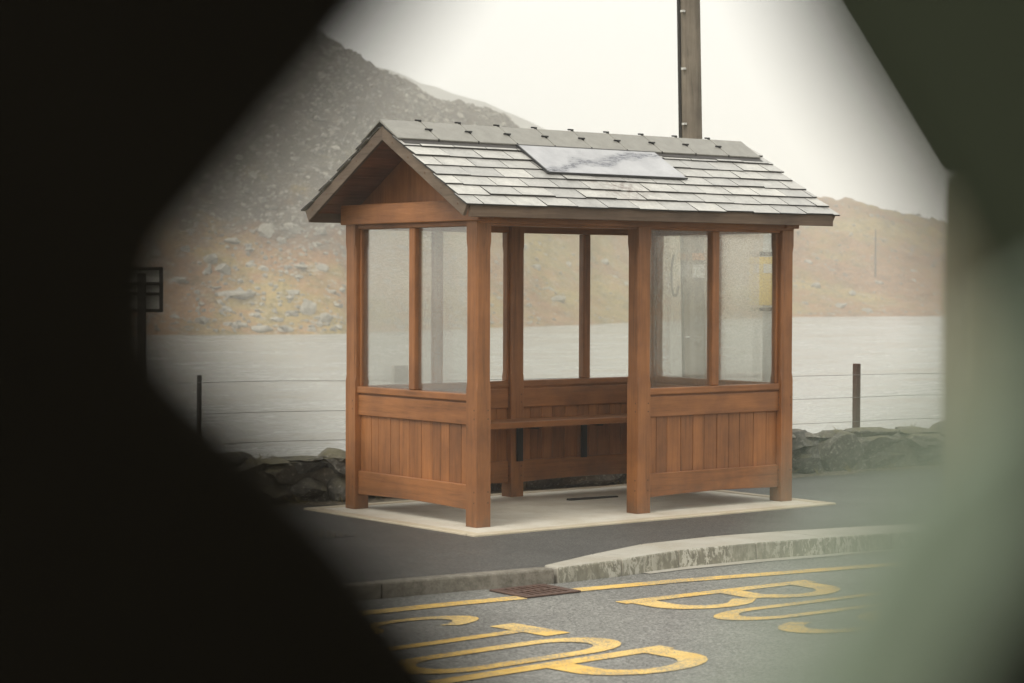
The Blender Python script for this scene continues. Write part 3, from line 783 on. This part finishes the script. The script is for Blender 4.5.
m = MB(); xp = (143 - 512) * kx; m.tube([cam_pt(xp, YS - .08, -.6), cam_pt(xp, YS - .08, zt - .05)], .04, 12); putg(m.build('sign_post', M['darkpost'], rs), SGN)

# ------------------------------------------------------------------ lake, hillside, far fell
WZ = -3.3
bm = bmesh.new()
q = [cam_pt(x, y, WZ) for x, y in ((-560, 30), (560, 30), (560, 560), (-560, 560))]
bm.faces.new([bm.verts.new(p) for p in q]); me = bpy.data.meshes.new('lake_water'); bm.to_mesh(me); bm.free()
lw = struct(new('lake_water', me, M['water']))
def s_px(px): return (px - 512) / FPX
SHORE = [(-2600, 150), (-600, 172), (145, 193), (340, 200), (440, 217), (580, 246), (700, 280), (800, 307), (945, 322), (1200, 350), (2200, 420), (3600, 470)]
ELEV = [(-2600, .20), (-600, .17), (145, .152), (250, .137), (340, .111), (367, .104), (404, .094), (441, .0845), (469, .0832), (488, .0805), (508, .077), (514, .0745), (530, .068), (560, .063), (620, .056), (700, .050), (800, .0415), (835, .0378), (850, .0385), (870, .0365), (900, .0328), (945, .0285), (1100, .022), (1600, .03), (3600, .05)]
WID = [(-600, 70), (340, 62), (500, 75), (600, 105), (950, 120), (3600, 130)]
def hill(px, t):
    """Point of the far slope on bearing px, t metres behind its shore."""
    Y = lerp_tab(px, SHORE) + t + 2.5 * noise.noise(Vector((px * .012, 5, 0))) * max(0, 1 - t / 30)
    w = lerp_tab(px, WID); zt = HCAM + lerp_tab(px, ELEV) * (lerp_tab(px, SHORE) + w)
    x = max(0, t) / w
    if t < 0: z = WZ + t * .25
    elif x <= 1:
        z = WZ + .25 + (zt - WZ) * (.62 * x + .38 * (3 * x * x - 2 * x ** 3))
    else: z = zt + (t - w) * lerp_tab(px, ELEV) * .45
    X = s_px(px) * Y
    P = Vector((X * .06, Y * .06, 0)); a = min(1, max(0, t) / 14)
    edge = 1 - .75 * max(0, 1 - abs(x - 1) / .25)
    z += a * edge * 1.7 * noise.fractal(P, 1, 2, 5) + a * .6 * (noise.turbulence(Vector((X * .5, Y * .5, z * .4)), 3, False) - .4) + min(1, max(0, t) / 3) * .13 * noise.noise(Vector((X * 1.9, Y * 1.9, 2)))
    return cam_pt(X, Y, z)
cols = list(range(-1600, -80, 60)) + [x * 3.2 - 80 for x in range(0, 350)] + list(range(1042, 2600, 60))
rows = [-6, -3, -1] + [i * .45 for i in range(0, 185)] + [84 + i * 3 for i in range(0, 22)] + [155, 170, 190]
bm = bmesh.new(); gv = [[bm.verts.new(hill(px, t)) for px in cols] for t in rows]
for j in range(len(rows) - 1):
    for i in range(len(cols) - 1): bm.faces.new((gv[j][i], gv[j][i + 1], gv[j + 1][i + 1], gv[j + 1][i])).smooth = True
me = bpy.data.meshes.new('hillside'); bm.to_mesh(me); bm.free(); struct(new('hillside', me, M['hill']))
# far fell, all but lost in the mist
FE = [(-2600, .16), (-600, .13), (200, .12), (380, .101), (420, .094), (470, .085), (520, .078), (560, .069), (620, .055), (700, .04), (800, .03), (1000, .02), (2000, .03), (3600, .05)]
bm = bmesh.new(); fr = [620, 650, 680, 720, 760, 790, 800, 820, 850]
gv = []
for Y in fr:
    rw = []
    for px in range(-700, 1901, 16):
        zt = HCAM + 1.0 * lerp_tab(px, FE) * 800; x = min(1, (Y - 620) / 180); z = -6 + (zt + 6) * x ** 1.2 - max(0, Y - 800) * .1 + 3.5 * noise.fractal(Vector((px * .01, Y * .02, 3)), 1, 2, 4) * x
        rw.append(bm.verts.new(cam_pt(s_px(px) * Y, Y, z)))
    gv.append(rw)
for a, b in zip(gv, gv[1:]):
    for i in range(len(a) - 1): bm.faces.new((a[i], a[i + 1], b[i + 1], b[i])).smooth = True
me = bpy.data.meshes.new('far_fell'); bm.to_mesh(me); bm.free(); struct(new('far_fell', me, M['fell']))

# scree: thousands of small stones, uncountable
rnd = random.Random(11); sr = MB(); made = 0
while made < 6500:
    px = rnd.uniform(60, 1000); w = lerp_tab(px, WID); t = rnd.uniform(0, w * 1.02) ; x = t / w
    dens = (.55 if t < 4 else .28 + .6 * max(0, x - .35)) * (1 if px < 540 else .4) * (.5 + 1.2 * max(0, noise.noise(Vector((px * .02, t * .12, 7))) + .25))
    if rnd.random() > dens: continue
    p = hill(px, t); s = rnd.uniform(.12, .34) * (1.9 if rnd.random() < .1 else 1)
    sr.rock(p, (s * rnd.uniform(.8, 1.5), s, s), rnd.uniform(0, 99), 1, rnd.uniform(.6, 1.), rnd.uniform(0, 6)); made += 1
so = sr.build('scree', M['boulder']); so['kind'] = 'stuff'
def t_for(px, py):                                # how far up the slope a point of the photo lies
    best = (1e9, 0)
    for i in range(0, 260):
        t = i * .3; P = hill(px, t); d = (P - Vector((CX, CY, HCAM))); y = 281.5 - FPX * d.z / d.dot(FWD)
        if abs(y - py) < best[0]: best = (abs(y - py), t)
    return best[1]
NAMED = {
 (265, 233): (1.0, .8, .75, 'large pale rounded boulder high on the bracken slope beside the shelter eave'),
 (293, 229): (1.35, .8, .42, 'long flat pale slab of rock just under the shelter eave'),
 (238, 298): (2.3, 1.2, .42, 'broad flat ledge of pale rock low on the slope near the shore'),
 (211, 262): (.85, .7, .7, 'grey boulder with a round top in the middle of the bracken slope'),
 (223, 272): (1.05, .8, .62, 'darker squat boulder just below the round topped grey boulder'),
 (305, 313): (1.0, .8, .85, 'dark pointed boulder close above the far shoreline'),
 (324, 322): (.75, .6, .7, 'small pale boulder on the far shoreline beside the shelter corner post'),
 (262, 331): (1.5, .7, .4, 'low white rock lying along the waterline of the far shore'),
}
NEXT = [(251, 266), (264, 269), (240, 282), (282, 242), (318, 246), (300, 268), (214, 290), (200, 305), (226, 310), (252, 316), (276, 321), (290, 300), (330, 292), (185, 250), (190, 232), (178, 282), (200, 322), (228, 326), (243, 326), (312, 331), (338, 328), (285, 331), (174, 318), (322, 268), (338, 306), (250, 250), (232, 242),
        (548, 290), (560, 300), (604, 262), (612, 278), (535, 268), (808, 262), (815, 285), (832, 270), (852, 292), (880, 282), (915, 270), (838, 305), (868, 310)]
for k, ((px, py), (a, b, c, lab)) in enumerate(NAMED.items()):
    p = hill(px, t_for(px, py)); m = MB(); m.rock((0, 0, .1), (a, b, c * 1.35), 3.3 * k + 1, 3, 1., -(math.pi / 2 - YAW) + .3 * math.sin(k)); o = m.build('boulder', M['boulder']); o.location = p
    tag(o, lab, 'boulder', 'boulders on the far shore')
for k, (px, py) in enumerate(NEXT):
    p = hill(px, t_for(px, py)); s = rnd.uniform(.4, .75) * (1 if px < 500 else 1.4); m = MB(); m.rock((0, 0, 0), (s * rnd.uniform(1, 1.5), s, s * rnd.uniform(.5, .8)), 1.7 * k + 50, 3, 1., rnd.uniform(0, 6)); o = m.build('boulder', M['boulder']); o.location = p
    tag(o, 'weathered grey boulder among the bracken across the lake' if px < 500 else 'hazy boulder on the distant slope beyond the lake', 'boulder', 'smaller boulders on the near slope' if px < 500 else 'boulders on the distant slope')
# utility pole on the distant slope
t = t_for(875, 276); p = hill(875, t); dY = (p - Vector((CX, CY, 0))).dot(FWD); m = MB(); m.tube([(0, 0, -.4), (0, 0, 48 * dY / FPX)], .13, 8, .1)
o = m.build('utility_pole', M['darkpost']); o.location = p; tag(o, 'thin distant utility pole standing on the hazy slope across the lake', 'utility pole')

# ------------------------------------------------------------------ the gateway close to the camera (out of focus)
def npt(px, py, d): 
    z = HCAM + (281.5 + .0034 * (px - 512) - py) / FPX * d
    return (px - 512) / FPX * d, z
ND = .255
GP = cam_pt(0, ND, -.06)
gp = thing('peephole_screen', GP, 'near black screen with an angular peep hole and pale green lip, close to the viewer', 'screen')
hole = [(404, 0), (520, -150), (735, -150), (808, 0), (845, 66), (930, 190), (978, 285), (1008, 410), (966, 683), (900, 790), (560, 790), (476, 683), (352, 522), (176, 345), (176, 268)]
hp = [npt(a, b, ND) for a, b in hole]
outer = [(-.22, 1.95), (.24, 1.95), (.24, -.06), (-.22, -.06)]
bm = bmesh.new()
def ringv(pts, Y): return [bm.verts.new(cam_pt(x, Y, z)) for x, z in pts]
cx, cz = npt(560, 300, ND)
def outer_for(p):                                  # ray from the hole's centre to the rectangle
    dx, dz = p[0] - cx, p[1] - cz; ks = []
    if dx > 1e-9: ks.append((.24 - cx) / dx)
    if dx < -1e-9: ks.append((-.22 - cx) / dx)
    if dz > 1e-9: ks.append((1.95 - cz) / dz)
    if dz < -1e-9: ks.append((-.06 - cz) / dz)
    k = min(ks); return (cx + dx * k, cz + dz * k)
# densify the hole outline, add the rectangle's corners to the outer ring by angle
ang = lambda p: math.atan2(p[1] - cz, p[0] - cx)
pts = []
for a, b in zip(hp, hp[1:] + hp[:1]):
    for i in range(6): pts.append((a[0] + (b[0] - a[0]) * i / 6, a[1] + (b[1] - a[1]) * i / 6))
pts.sort(key=ang)
op = [outer_for(p) for p in pts]
for c in outer:
    i = min(range(len(op)), key=lambda i: abs(ang(op[i]) - ang(c))); op[i] = c
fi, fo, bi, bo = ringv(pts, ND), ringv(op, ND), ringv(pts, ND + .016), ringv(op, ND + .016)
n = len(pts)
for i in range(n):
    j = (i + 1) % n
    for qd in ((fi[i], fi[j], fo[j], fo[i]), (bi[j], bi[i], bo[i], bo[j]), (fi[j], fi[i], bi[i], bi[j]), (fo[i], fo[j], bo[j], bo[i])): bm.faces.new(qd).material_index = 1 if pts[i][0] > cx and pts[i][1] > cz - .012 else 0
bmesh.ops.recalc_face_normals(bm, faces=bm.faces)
me = bpy.data.meshes.new('board'); bm.to_mesh(me); bm.free(); o = new('board', me, [M['shade_black'], M['gategreen']], gp); o.data.transform(Matrix.Translation(-GP))
# sage green lip bent out of the panel towards the viewer
LIP = [(300, 1080, 1100), (350, 1000, 1060), (395, 955, 1050), (440, 898, 1046), (490, 845, 1042), (545, 818, 1036), (600, 794, 1008), (667, 755, 968), (740, 715, 935), (840, 675, 900)]
m = MB(); dn = .2; A_, B_ = [], []
for py, pn, pf in LIP:
    rowp = []
    for i in range(7):
        f = i / 6; d = dn + (ND - .004 - dn) * f; px = pn + (pf - pn) * f ** .8; x, z = npt(px, py, d); rowp.append(m.bm.verts.new(cam_pt(x, d, z)))
    A_.append(rowp)
for a, b in zip(A_, A_[1:]):
    for i in range(6): m.bm.faces.new((a[i], a[i + 1], b[i + 1], b[i])).smooth = True
o = m.build('bent_lip', M['sage'], gp, flip=True); o.data.transform(Matrix.Translation(-GP))
sm = o.modifiers.new('thick', 'SOLIDIFY'); sm.thickness = .0015; sm.offset = 1
# green gate post a little further on, with a braced head
GD = 1.75; G2 = cam_pt(.5, GD, -.06)
g2 = thing('gate_post', G2, 'dark green gate post with a slanting head brace, blurred, beside the black screen', 'gate post')
pp = [npt(938.5, 177, GD + .1), npt(1120, 177, GD + .1)]
m = MB(); x0, z0 = pp[0]; x1 = pp[1][0]
cam_box(m, x0, x1, GD, GD + .1, -.1, z0 - .001); o = putg(m.build('post', M['olive'], g2, .006, 2), G2)
pl = [npt(a, b, GD + .08) for a, b in ((938, 177), (829, 0), (750, -135), (1120, -135), (1120, 177))]
m = MB(); m.hexa([cam_pt(x, GD, z) for x, z in pl], [cam_pt(x, GD + .08, z) for x, z in pl]); putg(m.build('head_brace', M['darkgreen'], g2, .004, 1), G2)
x, z = npt(997, 12, GD); m = MB(); m.tube([cam_pt(x, GD - .012, z), cam_pt(x, GD + .001, z)], .0075, 10); putg(m.build('bolt', M['hole'], g2), G2)

# ------------------------------------------------------------------ air
HAZE = .0015
m = MB(); m.box((-1100, -1100, -13), (1100, 1100, 105))
hz = NT('lake_mist'); hz.t.nodes.remove(hz.b)
pv = hz.n('ShaderNodeVolumePrincipled'); pv.inputs['Color'].default_value = (.995, .985, .955, 1); pv.inputs['Density'].default_value = HAZE; pv.inputs['Anisotropy'].default_value = .25
hz.l(pv.outputs[0], hz.out.inputs['Volume'])
o = m.build('haze', hz.m); o['kind'] = 'stuff'

# ------------------------------------------------------------------ daylight: a bright overcast sky
SUN_EL, SUN_AZ = R(52), R(-60)                   # high soft light from the road side, a little to the left
wd = bpy.data.worlds.new('World'); scene.world = wd; wd.use_nodes = True
nt = wd.node_tree; bg = nt.nodes['Background']
sky = nt.nodes.new('ShaderNodeTexSky'); sky.sky_type = 'NISHITA'; sky.sun_disc = False
sky.sun_elevation = SUN_EL; sky.air_density = 1.0; sky.dust_density = 3.0
# direction towards the sun: behind the camera, to its left
sd = (-FWD * .75 - RIGHT * .62).normalized()
sky.sun_rotation = math.atan2(sd.x, sd.y)
hs = nt.nodes.new('ShaderNodeHueSaturation'); hs.inputs['Saturation'].default_value = .12
nt.links.new(sky.outputs[0], hs.inputs['Color'])
mx = nt.nodes.new('ShaderNodeMix'); mx.data_type = 'RGBA'; mx.inputs[0].default_value = .72
nt.links.new(hs.outputs[0], mx.inputs[6]); mx.inputs[7].default_value = (8.1, 8.05, 7.55, 1)   # cloud deck
nt.links.new(mx.outputs[2], bg.inputs['Color']); bg.inputs['Strength'].default_value = .119
sl = bpy.data.lights.new('sun', 'SUN'); sl.energy = 1.3; sl.angle = R(22); sl.color = (1, .95, .86)
so_ = bpy.data.objects.new('sun', sl); COL.objects.link(so_)
dirv = Vector((sd.x * math.cos(SUN_EL), sd.y * math.cos(SUN_EL), math.sin(SUN_EL)))
so_.rotation_euler = (-dirv).to_track_quat('-Z', 'Y').to_euler(); so_.location = (0, 0, 60)

# ------------------------------------------------------------------ camera
cd = bpy.data.cameras.new('camera'); cam = bpy.data.objects.new('camera', cd); COL.objects.link(cam)
cd.sensor_width = 36; cd.lens = FPX / 1024 * 36; cd.clip_start = .02; cd.clip_end = 6000
f = FWD * math.cos(PITCH) - Vector((0, 0, math.sin(PITCH))); up = (FWD * math.sin(PITCH) + Vector((0, 0, math.cos(PITCH))))
rot = Matrix((RIGHT, up, -f)).transposed().to_4x4()
cam.matrix_world = Matrix.Translation((CX, CY, HCAM)) @ rot @ Matrix.Rotation(ROLL, 4, 'Z')
cd.dof.use_dof = True; cd.dof.focus_distance = 15.2; cd.dof.aperture_fstop = 4.2
scene.camera = cam
scene.view_settings.view_transform = 'Standard'; scene.view_settings.look = 'None'
scene.view_settings.exposure = .6; scene.view_settings.gamma = 1; scene.view_settings.use_curve_mapping = False
scene.render.engine = 'CYCLES'
scene.cycles.use_denoising = True
scene.cycles.max_bounces = 12; scene.cycles.transparent_max_bounces = 16; scene.cycles.volume_bounces = 8
scene.cycles.caustics_reflective = False; scene.cycles.caustics_refractive = True
